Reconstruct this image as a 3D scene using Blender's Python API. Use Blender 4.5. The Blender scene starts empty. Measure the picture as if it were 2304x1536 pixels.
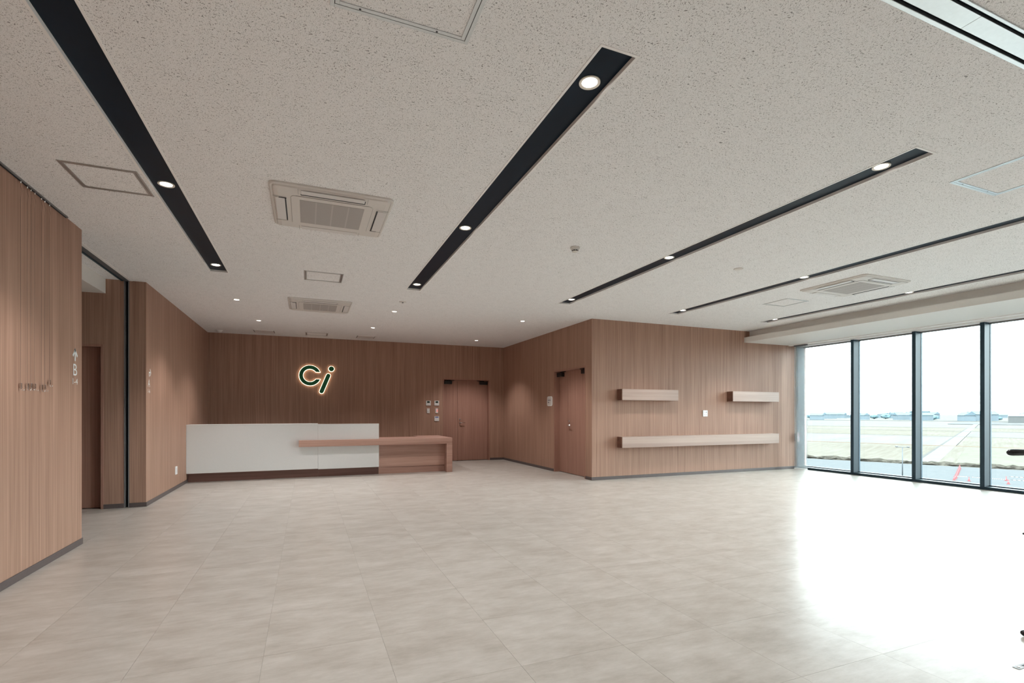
import bpy, bmesh, math, random
from mathutils import Vector, Matrix
random.seed(7)
R = math.radians
scn = bpy.context.scene
COL = scn.collection

# ------------------------------------------------------------------ camera, world, exposure
cam_d = bpy.data.cameras.new('camera')
cam_d.sensor_width = 36.0
cam_d.lens = 1127.72 / 2304 * 36.0
cam_d.shift_y = (928.6 - 768) / 2304
cam_d.clip_end = 6000
cam = bpy.data.objects.new('camera', cam_d)
COL.objects.link(cam)
cam.location = (0, 0, 1.2515)
cam.rotation_euler = (R(90), 0, -R(22.248))
scn.camera = cam

world = bpy.data.worlds.new('overcast_sky')
scn.world = world
world.use_nodes = True
bg = world.node_tree.nodes['Background']
bg.inputs['Color'].default_value = (0.86, 0.96, 1.0, 1)
bg.inputs['Strength'].default_value = 17.0

scn.view_settings.view_transform = 'Standard'
scn.view_settings.look = 'None'
scn.view_settings.gamma = 1
scn.view_settings.use_curve_mapping = False
scn.view_settings.exposure = 0.0
LAMP_W = 98.0
LAMP_COL = (1.0, 0.96, 0.94)
scn.cycles.use_denoising = True
scn.cycles.max_bounces = 12
scn.cycles.diffuse_bounces = 8
scn.cycles.glossy_bounces = 4
scn.cycles.transparent_max_bounces = 24
scn.cycles.sample_clamp_indirect = 8

# ------------------------------------------------------------------ room dimensions
H = 3.0
XL, XR, XW = -1.993, 4.89, 10.226          # left wall, side wall with door, window frame face
YB, YC, YL, YN = 12.558, 8.042, 8.061, 5.992  # back wall, shelf wall, pilaster wall, end of near left wall
YF = -4.6                                    # wall behind the camera
XG = 10.40                                   # glass

# ------------------------------------------------------------------ materials
class NT:
    def __init__(s, name):
        s.m = bpy.data.materials.new(name); s.m.use_nodes = True
        s.t = s.m.node_tree; s.b = s.t.nodes['Principled BSDF']
    def n(s, typ, **kw):
        o = s.t.nodes.new(typ)
        for k, v in kw.items():
            if k in o.inputs: o.inputs[k].default_value = v
            else: setattr(o, k, v)
        return o
    def l(s, a, ao, b, bi): s.t.links.new(a.outputs[ao], b.inputs[bi])
    def mathn(s, op, a, b=None):
        o = s.n('ShaderNodeMath', operation=op)
        for i, v in enumerate((a, b)):
            if v is None: continue
            if isinstance(v, (int, float)): o.inputs[i].default_value = v
            else: s.t.links.new(v, o.inputs[i])
        return o.outputs[0]
    def ramp(s, fac, stops):
        o = s.n('ShaderNodeValToRGB'); e = o.color_ramp.elements
        while len(e) < len(stops): e.new(0.5)
        for q, (p, c) in zip(e, stops): q.position = p; q.color = (*c, 1)
        s.t.links.new(fac, o.inputs[0]); return o.outputs[0]
    def mix(s, fac, a, b, mode='MIX'):
        o = s.n('ShaderNodeMix', data_type='RGBA', blend_type=mode)
        if isinstance(fac, (int, float)): o.inputs[0].default_value = fac
        else: s.t.links.new(fac, o.inputs[0])
        for i, v in ((6, a), (7, b)):
            if isinstance(v, tuple): o.inputs[i].default_value = (*v, 1)
            else: s.t.links.new(v, o.inputs[i])
        return o.outputs[2]
    def vec(s, x, y, z):
        o = s.n('ShaderNodeCombineXYZ')
        for i, v in enumerate((x, y, z)):
            if isinstance(v, (int, float)): o.inputs[i].default_value = v
            else: s.t.links.new(v, o.inputs[i])
        return o.outputs[0]
    def noise(s, v, scale=1.0, detail=2.0, rough=0.5, dist=0.0):
        o = s.n('ShaderNodeTexNoise'); s.t.links.new(v, o.inputs['Vector'])
        o.inputs['Scale'].default_value = scale; o.inputs['Detail'].default_value = detail
        o.inputs['Roughness'].default_value = rough; o.inputs['Distortion'].default_value = dist
        return o.outputs['Fac']
    def pos(s):
        g = s.n('ShaderNodeNewGeometry'); q = s.n('ShaderNodeSeparateXYZ')
        s.t.links.new(g.outputs['Position'], q.inputs[0]); return q.outputs
    def color(s, sock): s.t.links.new(sock, s.b.inputs['Base Color'])

def plain(name, col, rough=0.5, metal=0.0, grain=0.0, gscale=40, spec=None, emit=None, estr=0):
    k = NT(name)
    k.b.inputs['Roughness'].default_value = rough
    k.b.inputs['Metallic'].default_value = metal
    if spec is not None: k.b.inputs['Specular IOR Level'].default_value = spec
    if grain:
        p = k.pos(); v = k.vec(p[0], p[1], p[2])
        f = k.noise(v, gscale, 3, 0.6)
        k.color(k.ramp(f, [(0.3, tuple(c * (1 - grain) for c in col)), (0.7, tuple(min(1, c * (1 + grain)) for c in col))]))
    else:
        k.b.inputs['Base Color'].default_value = (*col, 1)
    if emit:
        k.b.inputs['Emission Color'].default_value = (*emit, 1)
        k.b.inputs['Emission Strength'].default_value = estr
    return k.m

def wall_wood(name, dark, light, tint=1.0):
    """vertical reconstituted-teak veneer: fine vertical lines of several widths"""
    k = NT(name); p = k.pos()
    h = k.mathn('ADD', p[0], p[1])
    z = k.mathn('MULTIPLY', p[2], 0.014)
    a = k.noise(k.vec(h, 3.1, z), 62, 1.5, 0.5)
    zz = k.mathn('MULTIPLY', p[2], 0.012)
    b = k.noise(k.vec(h, 7.7, zz), 17, 2.0, 0.6)
    c = k.noise(k.vec(h, 1.7, z), 200, 0, 0.5)
    f = k.mathn('ADD', k.mathn('MULTIPLY', a, 0.5), k.mathn('MULTIPLY', b, 0.35))
    f = k.mathn('ADD', f, k.mathn('MULTIPLY', c, 0.15))
    mid = tuple((d + l) / 2 for d, l in zip(dark, light))
    k.color(k.ramp(f, [(0.33, dark), (0.5, mid), (0.67, light)]))
    k.b.inputs['Roughness'].default_value = 0.55
    k.b.inputs['Specular IOR Level'].default_value = 0.3
    return k.m

def board_wood(name, dark, light, axis='x'):
    """planked laminate with long horizontal grain"""
    k = NT(name); p = k.pos()
    lo = k.mathn('MULTIPLY', k.mathn('ADD', p[0], k.mathn('MULTIPLY', p[1], 0.6)), 0.9)
    band = k.noise(k.vec(k.mathn('MULTIPLY', lo, 0.3), k.mathn('MULTIPLY', p[1], 6), k.mathn('MULTIPLY', p[2], 9)), 1.0, 2, 0.5, 0.3)
    fine = k.noise(k.vec(lo, k.mathn('MULTIPLY', p[1], 60), k.mathn('MULTIPLY', p[2], 60)), 1.5, 4, 0.6, 0.4)
    f = k.mathn('ADD', k.mathn('MULTIPLY', band, 0.6), k.mathn('MULTIPLY', fine, 0.4))
    mid = tuple((d + l) / 2 for d, l in zip(dark, light))
    k.color(k.ramp(f, [(0.36, dark), (0.5, mid), (0.66, light)]))
    k.b.inputs['Roughness'].default_value = 0.45
    return k.m

def floor_tile_mat():
    k = NT('floor_stone_vinyl'); p = k.pos()
    oi = k.n('ShaderNodeObjectInfo')
    rnd = k.mathn('MULTIPLY', oi.outputs['Random'], 37.0)
    wn = k.n('ShaderNodeTexWhiteNoise', noise_dimensions='3D')
    cx = k.mathn('FLOOR', k.mathn('DIVIDE', k.mathn('ADD', p[0], 1.397), 0.595))
    cy = k.mathn('FLOOR', k.mathn('DIVIDE', k.mathn('SUBTRACT', p[1], 1.68), 0.595))
    k.t.links.new(k.vec(cx, cy, 1.0), wn.inputs['Vector'])
    w = k.mathn('MULTIPLY', wn.outputs['Value'], 53.0)
    cloud = k.noise(k.vec(k.mathn('MULTIPLY', p[0], 1.7), k.mathn('MULTIPLY', p[1], 3.4), w), 1.8, 7, 0.66, 0.0)
    streak = k.noise(k.vec(k.mathn('MULTIPLY', p[0], 6.0), k.mathn('MULTIPLY', p[1], 24.0), w), 1.2, 5, 0.7, 0.0)
    f = k.mathn('ADD', k.mathn('MULTIPLY', cloud, 0.7), k.mathn('MULTIPLY', streak, 0.3))
    k.color(k.ramp(f, [(0.36, (0.375, 0.342, 0.302)), (0.5, (0.455, 0.428, 0.388)), (0.64, (0.53, 0.505, 0.468))]))
    k.b.inputs['Roughness'].default_value = 0.30
    k.b.inputs['Specular IOR Level'].default_value = 0.38
    return k.m

def ceiling_mat():
    k = NT('ceiling_rockwool'); p = k.pos()
    wx = k.noise(k.vec(p[0], p[1], 0.0), 26, 1, 0.5)
    x2 = k.mathn('ADD', p[0], k.mathn('MULTIPLY', k.mathn('ADD', wx, -0.5), 0.05))
    a = k.noise(k.vec(k.mathn('MULTIPLY', x2, 225), k.mathn('MULTIPLY', p[1], 84), 0.0), 1.0, 1.0, 0.5, 0.4)
    d = k.noise(k.vec(k.mathn('MULTIPLY', p[0], 360), k.mathn('MULTIPLY', p[1], 290), 4.0), 1.0, 0.0, 0.5)
    dens = k.noise(k.vec(p[0], p[1], 9.0), 9, 2, 0.5)
    thr = k.mathn('SUBTRACT', 0.685, k.mathn('MULTIPLY', dens, 0.12))
    m1 = k.mathn('MULTIPLY', k.mathn('SUBTRACT', a, thr), 26.0)
    m2 = k.mathn('MULTIPLY', k.mathn('SUBTRACT', d, 0.665), 12.0)
    m = k.mathn('MAXIMUM', m1, m2)
    cl = k.n('ShaderNodeClamp'); k.t.links.new(m, cl.inputs[0])
    k.color(k.mix(cl.outputs[0], (0.875, 0.875, 0.88), (0.31, 0.31, 0.31)))
    k.b.inputs['Roughness'].default_value = 0.9
    k.b.inputs['Specular IOR Level'].default_value = 0.1
    return k.m

def glass_mat():
    k = NT('window_glass'); t = k.t
    t.nodes.remove(k.b)
    tr = k.n('ShaderNodeBsdfTransparent'); tr.inputs[0].default_value = (0.93, 0.96, 0.95, 1)
    gl = k.n('ShaderNodeBsdfGlossy'); gl.inputs['Roughness'].default_value = 0.02
    fr = k.n('ShaderNodeFresnel'); fr.inputs[0].default_value = 1.3
    mx = k.n('ShaderNodeMixShader')
    t.links.new(fr.outputs[0], mx.inputs[0]); t.links.new(tr.outputs[0], mx.inputs[1]); t.links.new(gl.outputs[0], mx.inputs[2])
    t.links.new(mx.outputs[0], t.nodes['Material Output'].inputs[0]); return k.m

def sheer_mat():
    k = NT('sheer_blind_fabric'); t = k.t
    t.nodes.remove(k.b)
    tr = k.n('ShaderNodeBsdfTransparent')
    df = k.n('ShaderNodeBsdfDiffuse'); df.inputs[0].default_value = (0.62, 0.66, 0.68, 1)
    tl = k.n('ShaderNodeBsdfTranslucent'); tl.inputs[0].default_value = (0.55, 0.6, 0.62, 1)
    m1 = k.n('ShaderNodeMixShader'); m1.inputs[0].default_value = 0.5
    t.links.new(df.outputs[0], m1.inputs[1]); t.links.new(tl.outputs[0], m1.inputs[2])
    m2 = k.n('ShaderNodeMixShader'); m2.inputs[0].default_value = 0.15
    t.links.new(tr.outputs[0], m2.inputs[1]); t.links.new(m1.outputs[0], m2.inputs[2])
    t.links.new(m2.outputs[0], t.nodes['Material Output'].inputs[0]); return k.m

M = dict(
    wall=wall_wood('teak_wall_film', (0.2743, 0.1545, 0.1099), (0.4493, 0.2783, 0.2032)),
    door=wall_wood('teak_door_film', (0.2884, 0.1501, 0.1099), (0.4093, 0.2312, 0.1773)),
    board=board_wood('walnut_laminate', (0.3172, 0.1711, 0.1319), (0.5084, 0.316, 0.2507)),
    plinth=board_wood('dark_walnut_laminate', (0.122, 0.0551, 0.0432), (0.2182, 0.1112, 0.0875)),
    shelf=board_wood('pale_walnut_laminate', (0.375, 0.265, 0.22), (0.485, 0.365, 0.31)),
    base=plain('baseboard_vinyl', (0.10, 0.078, 0.075), 0.45, grain=0.06),
    tile=floor_tile_mat(),
    joint=plain('floor_joint', (0.30, 0.28, 0.25), 0.8, grain=0.05),
    ceil=ceiling_mat(),
    paint=plain('white_paint', (0.74, 0.72, 0.69), 0.6, grain=0.015),
    white=plain('white_panel', (0.67, 0.67, 0.66), 0.35, grain=0.01),
    trimw=plain('white_trim', (0.88, 0.87, 0.86), 0.4, grain=0.01),
    plastic=plain('white_plastic', (0.72, 0.72, 0.71), 0.35, grain=0.01),
    acp=plain('cream_plastic', (0.66, 0.63, 0.60), 0.4, grain=0.012),
    flap=plain('grey_white_plastic', (0.68, 0.66, 0.65), 0.35, grain=0.01),
    gap=plain('dark_gap', (0.02, 0.025, 0.03), 0.7, grain=0.1),
    black=plain('black_panel', (0.0035, 0.0125, 0.025), 0.4, spec=0.12, grain=0.1, gscale=6),
    closer=plain('black_closer', (0.006, 0.005, 0.005), 0.4, grain=0.1),
    rubber=plain('black_rubber', (0.012, 0.014, 0.018), 0.25, grain=0.1),
    frame=plain('dark_window_frame', (0.024, 0.050, 0.070), 0.5, spec=0.32, grain=0.05),
    alu=plain('brushed_aluminium', (0.62, 0.65, 0.66), 0.32, 1.0, grain=0.03),
    alud=plain('grey_aluminium', (0.20, 0.195, 0.195), 0.45, 0.3, grain=0.03),
    steel=plain('polished_steel', (0.75, 0.74, 0.73), 0.2, 1.0, grain=0.02),
    track=plain('track_grey', (0.12, 0.125, 0.135), 0.5, 0.2, grain=0.05),
    green=plain('sign_green', (0.0, 0.13, 0.045), 0.4, grain=0.03),
    halo=plain('sign_light', (1, 0.85, 0.6), 0.5, emit=(1.0, 0.84, 0.60), estr=3.4),
    lens=plain('lamp_lens', (1, 1, 1), 0.5, emit=(1.0, 0.95, 0.88), estr=12.0),
    rim=plain('lamp_rim', (0.86, 0.82, 0.74), 0.35, grain=0.01),
    signw=plain('sign_white', (0.82, 0.84, 0.84), 0.5, grain=0.01),
    screen=plain('lcd_screen', (0.02, 0.035, 0.028), 0.2, grain=0.1),
    blue=plain('blue_display', (0.03, 0.05, 0.35), 0.3, emit=(0.1, 0.15, 0.9), estr=0.5),
    red=plain('red_lit_switch', (0.75, 0.3, 0.28), 0.4, emit=(1, 0.35, 0.32), estr=0.35),
    ink=plain('grey_ink', (0.16, 0.15, 0.20), 0.6, grain=0.05),
    tag=plain('pink_tag', (0.62, 0.42, 0.47), 0.6, grain=0.05),
    cord=plain('cord_white', (0.80, 0.76, 0.70), 0.5, grain=0.02),
    wire=plain('wire', (0.12, 0.10, 0.09), 0.4, 0.5, grain=0.05),
    glass=glass_mat(), sheer=sheer_mat(),
    asphalt=plain('asphalt', (0.058, 0.062, 0.065), 0.9, spec=0.0, grain=0.03, gscale=0.3),
    line=plain('road_paint', (0.0735, 0.0755, 0.0764), 0.8, spec=0.0, grain=0.02),
    cone=plain('cone_red', (0.14, 0.0459, 0.0486), 0.6, spec=0.0, grain=0.02),
    hedge=plain('dry_hedge', (0.036, 0.033, 0.028), 0.9, spec=0.0, grain=0.5, gscale=1.2),
    conc=plain('outdoor_concrete', (0.0702, 0.072, 0.072), 0.9, spec=0.0, grain=0.04, gscale=0.4),
    housew=plain('hazed_house_wall', (0.0842, 0.103, 0.1161), 0.8, spec=0.0, grain=0.05, gscale=0.1),  # far walls, roofs and trees: distance haze painted in as pale blue
    houser=plain('hazed_house_roof', (0.0725, 0.0957, 0.1102), 0.8, spec=0.0, grain=0.1, gscale=0.1),
    bigb=plain('hazed_block_wall', (0.05, 0.075, 0.0887), 0.8, spec=0.0, grain=0.1, gscale=0.1),
    tree=plain('hazed_tree', (0.069, 0.1069, 0.1206), 0.9, spec=0.0, grain=0.4, gscale=0.15),
    pole=plain('grey_pole', (0.035, 0.042, 0.048), 0.6, grain=0.05),
)
def field_mat(name, c1, c2, sx, sy):
    k = NT(name); p = k.pos()
    s = k.mathn('ADD', k.mathn('MULTIPLY', p[0], 0.913), k.mathn('MULTIPLY', p[1], 0.408))
    t = k.mathn('SUBTRACT', k.mathn('MULTIPLY', p[0], 0.408), k.mathn('MULTIPLY', p[1], 0.913))
    a = k.noise(k.vec(k.mathn('MULTIPLY', s, sx), k.mathn('MULTIPLY', t, sy), 0.0), 1.0, 4, 0.65)
    b = k.noise(k.vec(k.mathn('MULTIPLY', s, 0.02), k.mathn('MULTIPLY', t, 0.02), 5.0), 1.0, 3, 0.6)
    f = k.mathn('ADD', k.mathn('MULTIPLY', a, 0.6), k.mathn('MULTIPLY', b, 0.4))
    k.color(k.ramp(f, [(0.35, c1), (0.65, c2)])); k.b.inputs['Roughness'].default_value = 0.95
    k.b.inputs['Specular IOR Level'].default_value = 0.0
    return k.m
M['stubble'] = field_mat('stubble_field', (0.062, 0.056, 0.047), (0.084, 0.080, 0.071), 0.05, 1.1)
M['green_field'] = field_mat('green_field', (0.065, 0.067, 0.052), (0.083, 0.082, 0.070), 0.35, 0.5)
M['far_field'] = field_mat('far_field', (0.069, 0.067, 0.062), (0.083, 0.082, 0.079), 0.01, 0.2)
M['lane'] = field_mat('pale_lane', (0.078, 0.078, 0.076), (0.085, 0.085, 0.083), 0.3, 0.3)
M['ditch'] = field_mat('dark_ditch', (0.050, 0.050, 0.049), (0.068, 0.067, 0.065), 0.3, 0.3)
M['orange'] = field_mat('orange_bank', (0.080, 0.058, 0.044), (0.086, 0.066, 0.053), 0.3, 0.3)
M['ploughed'] = field_mat('ploughed_field', (0.055, 0.056, 0.058), (0.078, 0.078, 0.077), 0.02, 0.12)

# ------------------------------------------------------------------ mesh helpers
class MB:
    def __init__(s): s.v = []; s.f = []
    def add(s, vs, fs):
        o = len(s.v); s.v += [tuple(v) for v in vs]; s.f += [tuple(i + o for i in f) for f in fs]; return s
    def box(s, x0, x1, y0, y1, z0, z1):
        if x0 > x1: x0, x1 = x1, x0
        if y0 > y1: y0, y1 = y1, y0
        if z0 > z1: z0, z1 = z1, z0
        return s.add([(x0,y0,z0),(x1,y0,z0),(x1,y1,z0),(x0,y1,z0),(x0,y0,z1),(x1,y0,z1),(x1,y1,z1),(x0,y1,z1)],
                     [(0,3,2,1),(4,5,6,7),(0,1,5,4),(1,2,6,5),(2,3,7,6),(3,0,4,7)])
    def prism(s, pts, lo, hi, axis='z'):
        """extrude a 2-D outline (counter-clockwise) along an axis"""
        n = len(pts)
        def P(a, b, h): return {'z': (a, b, h), 'y': (a, h, b), 'x': (h, a, b)}[axis]
        vs = [P(a, b, lo) for a, b in pts] + [P(a, b, hi) for a, b in pts]
        fs = [tuple(range(n))[::-1], tuple(range(n, 2 * n))] + [(i, (i + 1) % n, n + (i + 1) % n, n + i) for i in range(n)]
        if axis == 'y': fs = [f[::-1] for f in fs]
        return s.add(vs, fs)
    def lathe(s, prof, c=(0, 0, 0), seg=32, axis='z'):
        """revolve (r, h) profile; ends closed where r == 0"""
        o = len(s.v)
        for r, h in prof:
            for i in range(seg):
                a = 2 * math.pi * i / seg
                p = (r * math.cos(a), r * math.sin(a), h)
                if axis == 'x': p = (h, r * math.cos(a), r * math.sin(a))
                if axis == 'y': p = (r * math.cos(a), h, r * math.sin(a))
                s.v.append((p[0] + c[0], p[1] + c[1], p[2] + c[2]))
        for k in range(len(prof) - 1):
            for i in range(seg):
                j = (i + 1) % seg
                s.f.append((o + k*seg + i, o + k*seg + j, o + (k+1)*seg + j, o + (k+1)*seg + i))
        return s
    def tube(s, pts, r, seg=8):
        pts = [Vector(p) for p in pts]; o = len(s.v)
        for i, p in enumerate(pts):
            d = (pts[min(i+1, len(pts)-1)] - pts[max(i-1, 0)]).normalized()
            u = d.cross(Vector((0, 0, 1)));
            if u.length < 1e-3: u = d.cross(Vector((1, 0, 0)))
            u.normalize(); w = d.cross(u)
            rr = r[i] if isinstance(r, (list, tuple)) else r
            for k in range(seg):
                a = 2 * math.pi * k / seg
                s.v.append(tuple(p + (u * math.cos(a) + w * math.sin(a)) * rr))
        for i in range(len(pts) - 1):
            for k in range(seg):
                j = (k + 1) % seg
                s.f.append((o + i*seg + k, o + i*seg + j, o + (i+1)*seg + j, o + (i+1)*seg + k))
        s.f.append(tuple(o + k for k in range(seg))[::-1]); n = o + (len(pts)-1)*seg
        s.f.append(tuple(n + k for k in range(seg)))
        return s
    def mesh(s, name, mat, smooth=False):
        me = bpy.data.meshes.new(name); me.from_pydata(s.v, [], s.f); me.materials.append(mat)
        bm = bmesh.new(); bm.from_mesh(me); bmesh.ops.recalc_face_normals(bm, faces=bm.faces); bm.to_mesh(me); bm.free()
        if smooth:
            for p in me.polygons: p.use_smooth = True
        me.update(); return me
    def build(s, name, mat, parent=None, smooth=False, bevel=0, loc=None):
        o = bpy.data.objects.new(name, s.mesh(name, mat, smooth)); COL.objects.link(o)
        if loc: o.location = loc
        if parent: o.parent = parent
        if bevel:
            b = o.modifiers.new('bevel', 'BEVEL'); b.width = bevel; b.segments = 2; b.limit_method = 'ANGLE'; b.angle_limit = R(40)
        return o

def rrect(x0, x1, y0, y1, r, n=6):
    out = []
    for cx, cy, a0 in ((x1-r, y0+r, -90), (x1-r, y1-r, 0), (x0+r, y1-r, 90), (x0+r, y0+r, 180)):
        for i in range(n + 1):
            a = R(a0 + 90 * i / n); out.append((cx + r*math.cos(a), cy + r*math.sin(a)))
    return out

def slab_holes(x0, x1, y0, y1, z0, z1, holes):
    """horizontal slab with rectangular holes through it"""
    xs = sorted({x0, x1, *[h[0] for h in holes], *[h[1] for h in holes]})
    ys = sorted({y0, y1, *[h[2] for h in holes], *[h[3] for h in holes]})
    m = MB()
    def hole(i, j):
        if i < 0 or j < 0 or i >= len(xs)-1 or j >= len(ys)-1: return True
        a, b = (xs[i]+xs[i+1])/2, (ys[j]+ys[j+1])/2
        return any(h[0] < a < h[1] and h[2] < b < h[3] for h in holes)
    for i in range(len(xs)-1):
        for j in range(len(ys)-1):
            if hole(i, j): continue
            a, b, c, d = xs[i], xs[i+1], ys[j], ys[j+1]
            m.add([(a,c,z0),(b,c,z0),(b,d,z0),(a,d,z0)], [(0,3,2,1)])
            m.add([(a,c,z1),(b,c,z1),(b,d,z1),(a,d,z1)], [(0,1,2,3)])
            if hole(i-1, j): m.add([(a,c,z0),(a,d,z0),(a,d,z1),(a,c,z1)], [(0,1,2,3)])
            if hole(i+1, j): m.add([(b,c,z0),(b,d,z0),(b,d,z1),(b,c,z1)], [(0,3,2,1)])
            if hole(i, j-1): m.add([(a,c,z0),(b,c,z0),(b,c,z1),(a,c,z1)], [(0,3,2,1)])
            if hole(i, j+1): m.add([(a,d,z0),(b,d,z0),(b,d,z1),(a,d,z1)], [(0,1,2,3)])
    return m

def tag(o, label=None, cat=None, group=None, kind=None):
    if label: o['label'] = label
    if cat: o['category'] = cat
    if group: o['group'] = group
    if kind: o['kind'] = kind
    return o
def thing(name, label, cat, loc=(0, 0, 0), group=None, rot=None):
    o = bpy.data.objects.new(name, None); COL.objects.link(o); o.location = loc
    o.empty_display_size = 0.1
    if rot: o.rotation_euler = rot
    return tag(o, label, cat, group)
def struct(name, m, mat, parent=None, **kw):
    o = m.build(name, mat, parent, **kw)
    if not parent: o['kind'] = 'structure'
    return o
def struct_empty(name, loc=(0, 0, 0), label=None):
    o = bpy.data.objects.new(name, None); COL.objects.link(o); o.location = loc; o['kind'] = 'structure'
    if label: o['label'] = label
    return o
def dup(root, loc, label, rot=None):
    r = root.copy(); COL.objects.link(r); r.location = loc; r['label'] = label
    if rot: r.rotation_euler = rot
    for ch in list(root.children):
        c = ch.copy(); COL.objects.link(c); c.parent = r
        for g in ch.children:
            d = g.copy(); COL.objects.link(d); d.parent = c
    return r

# ------------------------------------------------------------------ floor and its tiles
TS, TX, TY = 0.595, -1.397, 1.68
floor = struct('floor', MB().box(-4.4, XG + 0.03, YF - 0.2, YB + 0.5, -0.16, -0.0015), M['joint'])
tile_mesh = MB().box(-TS/2 + .0006, TS/2 - .0006, -TS/2 + .0006, TS/2 - .0006, -0.0035, 0).mesh('floor_tile', M['tile'])
def in_view(x, y):
    d = x * math.sin(R(22.248)) + y * math.cos(R(22.248)); r = x * math.cos(R(22.248)) - y * math.sin(R(22.248))
    if d < 0.5: return False
    u = 1152 + 1127.7 * r / d; v = 928.6 + 1127.7 * 1.2515 / d
    return -250 < u < 2600 and v < 1800
spots = []; rest = MB()
for i in range(-5, 21):
    for j in range(-11, 20):
        x0, y0 = TX + i * TS, TY + j * TS; x1, y1 = x0 + TS, y0 + TS
        if x0 > XW or y0 > YB: continue
        if x0 + 0.03 >= XR and y0 + 0.03 >= YC: continue
        if x1 < -4.2 or (x1 <= XL and y0 > YL): continue
        cut = [max(x0, -4.2), min(x1, XW + 0.01), max(y0, YF), min(y1, YB)]
        if cut[3] <= cut[2]: continue
        if x1 > XR and y1 > YC and y0 < YC and x0 >= XR: cut[3] = YC
        full = abs(cut[1]-cut[0]-TS) < 1e-6 and abs(cut[3]-cut[2]-TS) < 1e-6
        cx, cy = (x0+x1)/2, (y0+y1)/2
        hidden = cx < XL and cy < YN - 1.0
        if in_view(cx, cy) and not hidden: spots.append((math.hypot(cx, cy), cx, cy, cut, full))
        else: rest.box(cut[0]+.0006, cut[1]-.0006, cut[2]+.0006, cut[3]-.0006, -0.0035, 0)
spots.sort()
for n, (d, cx, cy, cut, full) in enumerate(spots):
    if n >= 298:
        rest.box(cut[0]+.0006, cut[1]-.0006, cut[2]+.0006, cut[3]-.0006, -0.0035, 0); continue
    if full:
        o = bpy.data.objects.new('floor_tile', tile_mesh); COL.objects.link(o); o.location = (cx, cy, 0); o.parent = floor
    else:
        mx, my = (cut[0]+cut[1])/2, (cut[2]+cut[3])/2
        o = MB().box(cut[0]+.0006-mx, cut[1]-.0006-mx, cut[2]+.0006-my, cut[3]-.0006-my, -0.0035, 0).build('floor_tile', M['tile'], floor, loc=(mx, my, 0))
o = rest.build('distant_tiling', M['tile'], floor); o['kind'] = 'stuff'

# ------------------------------------------------------------------ ceiling with trough openings and the slot band
TROUGHS = [(-1.105, -0.910), (1.302, 1.498), (3.716, 3.912), (5.893, 6.09), (8.068, 8.265)]
TY0, TY1 = 2.05, 7.125
holes = [(a, b, TY0, TY1) for a, b in TROUGHS]
BAND = (1.231, 1.372)
holes.append((XL, 8.806, BAND[0], BAND[1]))
ceil = struct('ceiling', slab_holes(-4.4, 8.806, YF - 0.2, YB + 0.2, H, H + 0.02, holes), M['ceil'])
struct('ceiling_backing', MB().box(-4.6, XG + .2, YF - 0.2, YB + 0.6, H + 0.035, H + 0.30), M['paint'])
# lowered soffit over the windows, in two steps
sf = struct('trim_soffit', MB().box(8.806, XG + .2, YF - .1, YC, 2.863, H + 0.03)
            .box(8.655, 10.05, YF - .1, YC, 2.757, 2.863).box(10.05, XG + .2, YF - .1, YC, 2.815, 2.863), M['paint'])

# ------------------------------------------------------------------ walls
def wall(name, *boxes):
    m = MB()
    for b in boxes: m.box(*b)
    return struct(name, m, M['wall'])
TH = 0.16
wall('wall_left', (XL - 0.137, XL, YF, YN, 0, H))
wall('wall_left_far', (-2.177, XL, YL, YB + TH, 0, H), (-2.454, -2.235, YL, YL + TH, 0, H))
D1 = (3.250, 4.473, 2.112)
wall('wall_back', (XL, D1[0], YB, YB + .18, 0, H), (D1[1], XR + .1, YB, YB + .18, 0, H), (D1[0], D1[1], YB, YB + .18, D1[2], H))
D2 = (8.297, 9.562, 2.127)
wall('wall_side', (XR, XR + .18, YC, D2[0], 0, H), (XR, XR + .18, D2[1], YB, 0, H), (XR, XR + .18, D2[0], D2[1], D2[2], H))
wall('wall_right', (XR + .18, XG + .12, YC, YC + TH, 0, H))
struct('wall_front', MB().box(-4.4, XG + .2, YF - TH, YF, 0, H), M['wall'])
# corridor beyond the opening on the left
D3 = (-3.36, -2.479, 2.117)
wall('wall_corridor', (-4.4, D3[0] - .03, YL, YL + TH, 0, H), (D3[0] - .03, -2.454, YL, YL + TH, D3[2] + .024, H))
struct('wall_corridor_side', MB().box(-4.4, -4.2, YF, YL, 0, H), M['wall'])
struct('trim_corridor_soffit', MB().box(-4.2, -2.432, YF, YL, 2.81, H), M['paint'])
# unseen walls added behind doors so that no daylight leaks in
struct('wall_light_block', MB().box(-4.6, XG + .35, YB + .45, YB + .6, -.16, H + .1).box(XG + .12, XG + .35, YC + TH, YB + .45, -.16, H + .1).box(-4.6, -4.4, YF - TH, YB + .45, -.16, H + .1), M['paint'])

# baseboards
def bb(name, *boxes):
    m = MB()
    for b in boxes: m.box(*b, 0, 0.058)
    struct(name, m, M['base'], bevel=0.002)
bb('baseboard_left', (XL, XL + .008, YF, YN + .008), (XL - .137, XL, YN, YN + .008))
bb('baseboard_left_far', (XL, XL + .008, YL - .008, YB), (-2.177, XL, YL - .008, YL), (-2.454, -2.238, YL - .008, YL))
bb('baseboard_back', (D1[1] + .03, XR, YB - .008, YB), (XL, D1[0] - .03, YB - .008, YB))
bb('baseboard_side', (XR - .008, XR, YC, D2[0] - .03), (XR - .008, XR, D2[1] + .03, YB))
bb('baseboard_right', (XR - .008, XW, YC - .008, YC))

# slot between corridor wall and pilaster (pocket of the sliding screen)
t = struct_empty('trim_pocket', (-2.206, YL, 0))
MB().box(-.029, -.014, -.004, .05, 0, H).box(.016, .029, -.004, .05, 0, H).build('jamb', M['alud'], t)
MB().box(-.029, .029, .05, .10, 0, H).build('pocket_back', M['black'], t)
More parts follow.
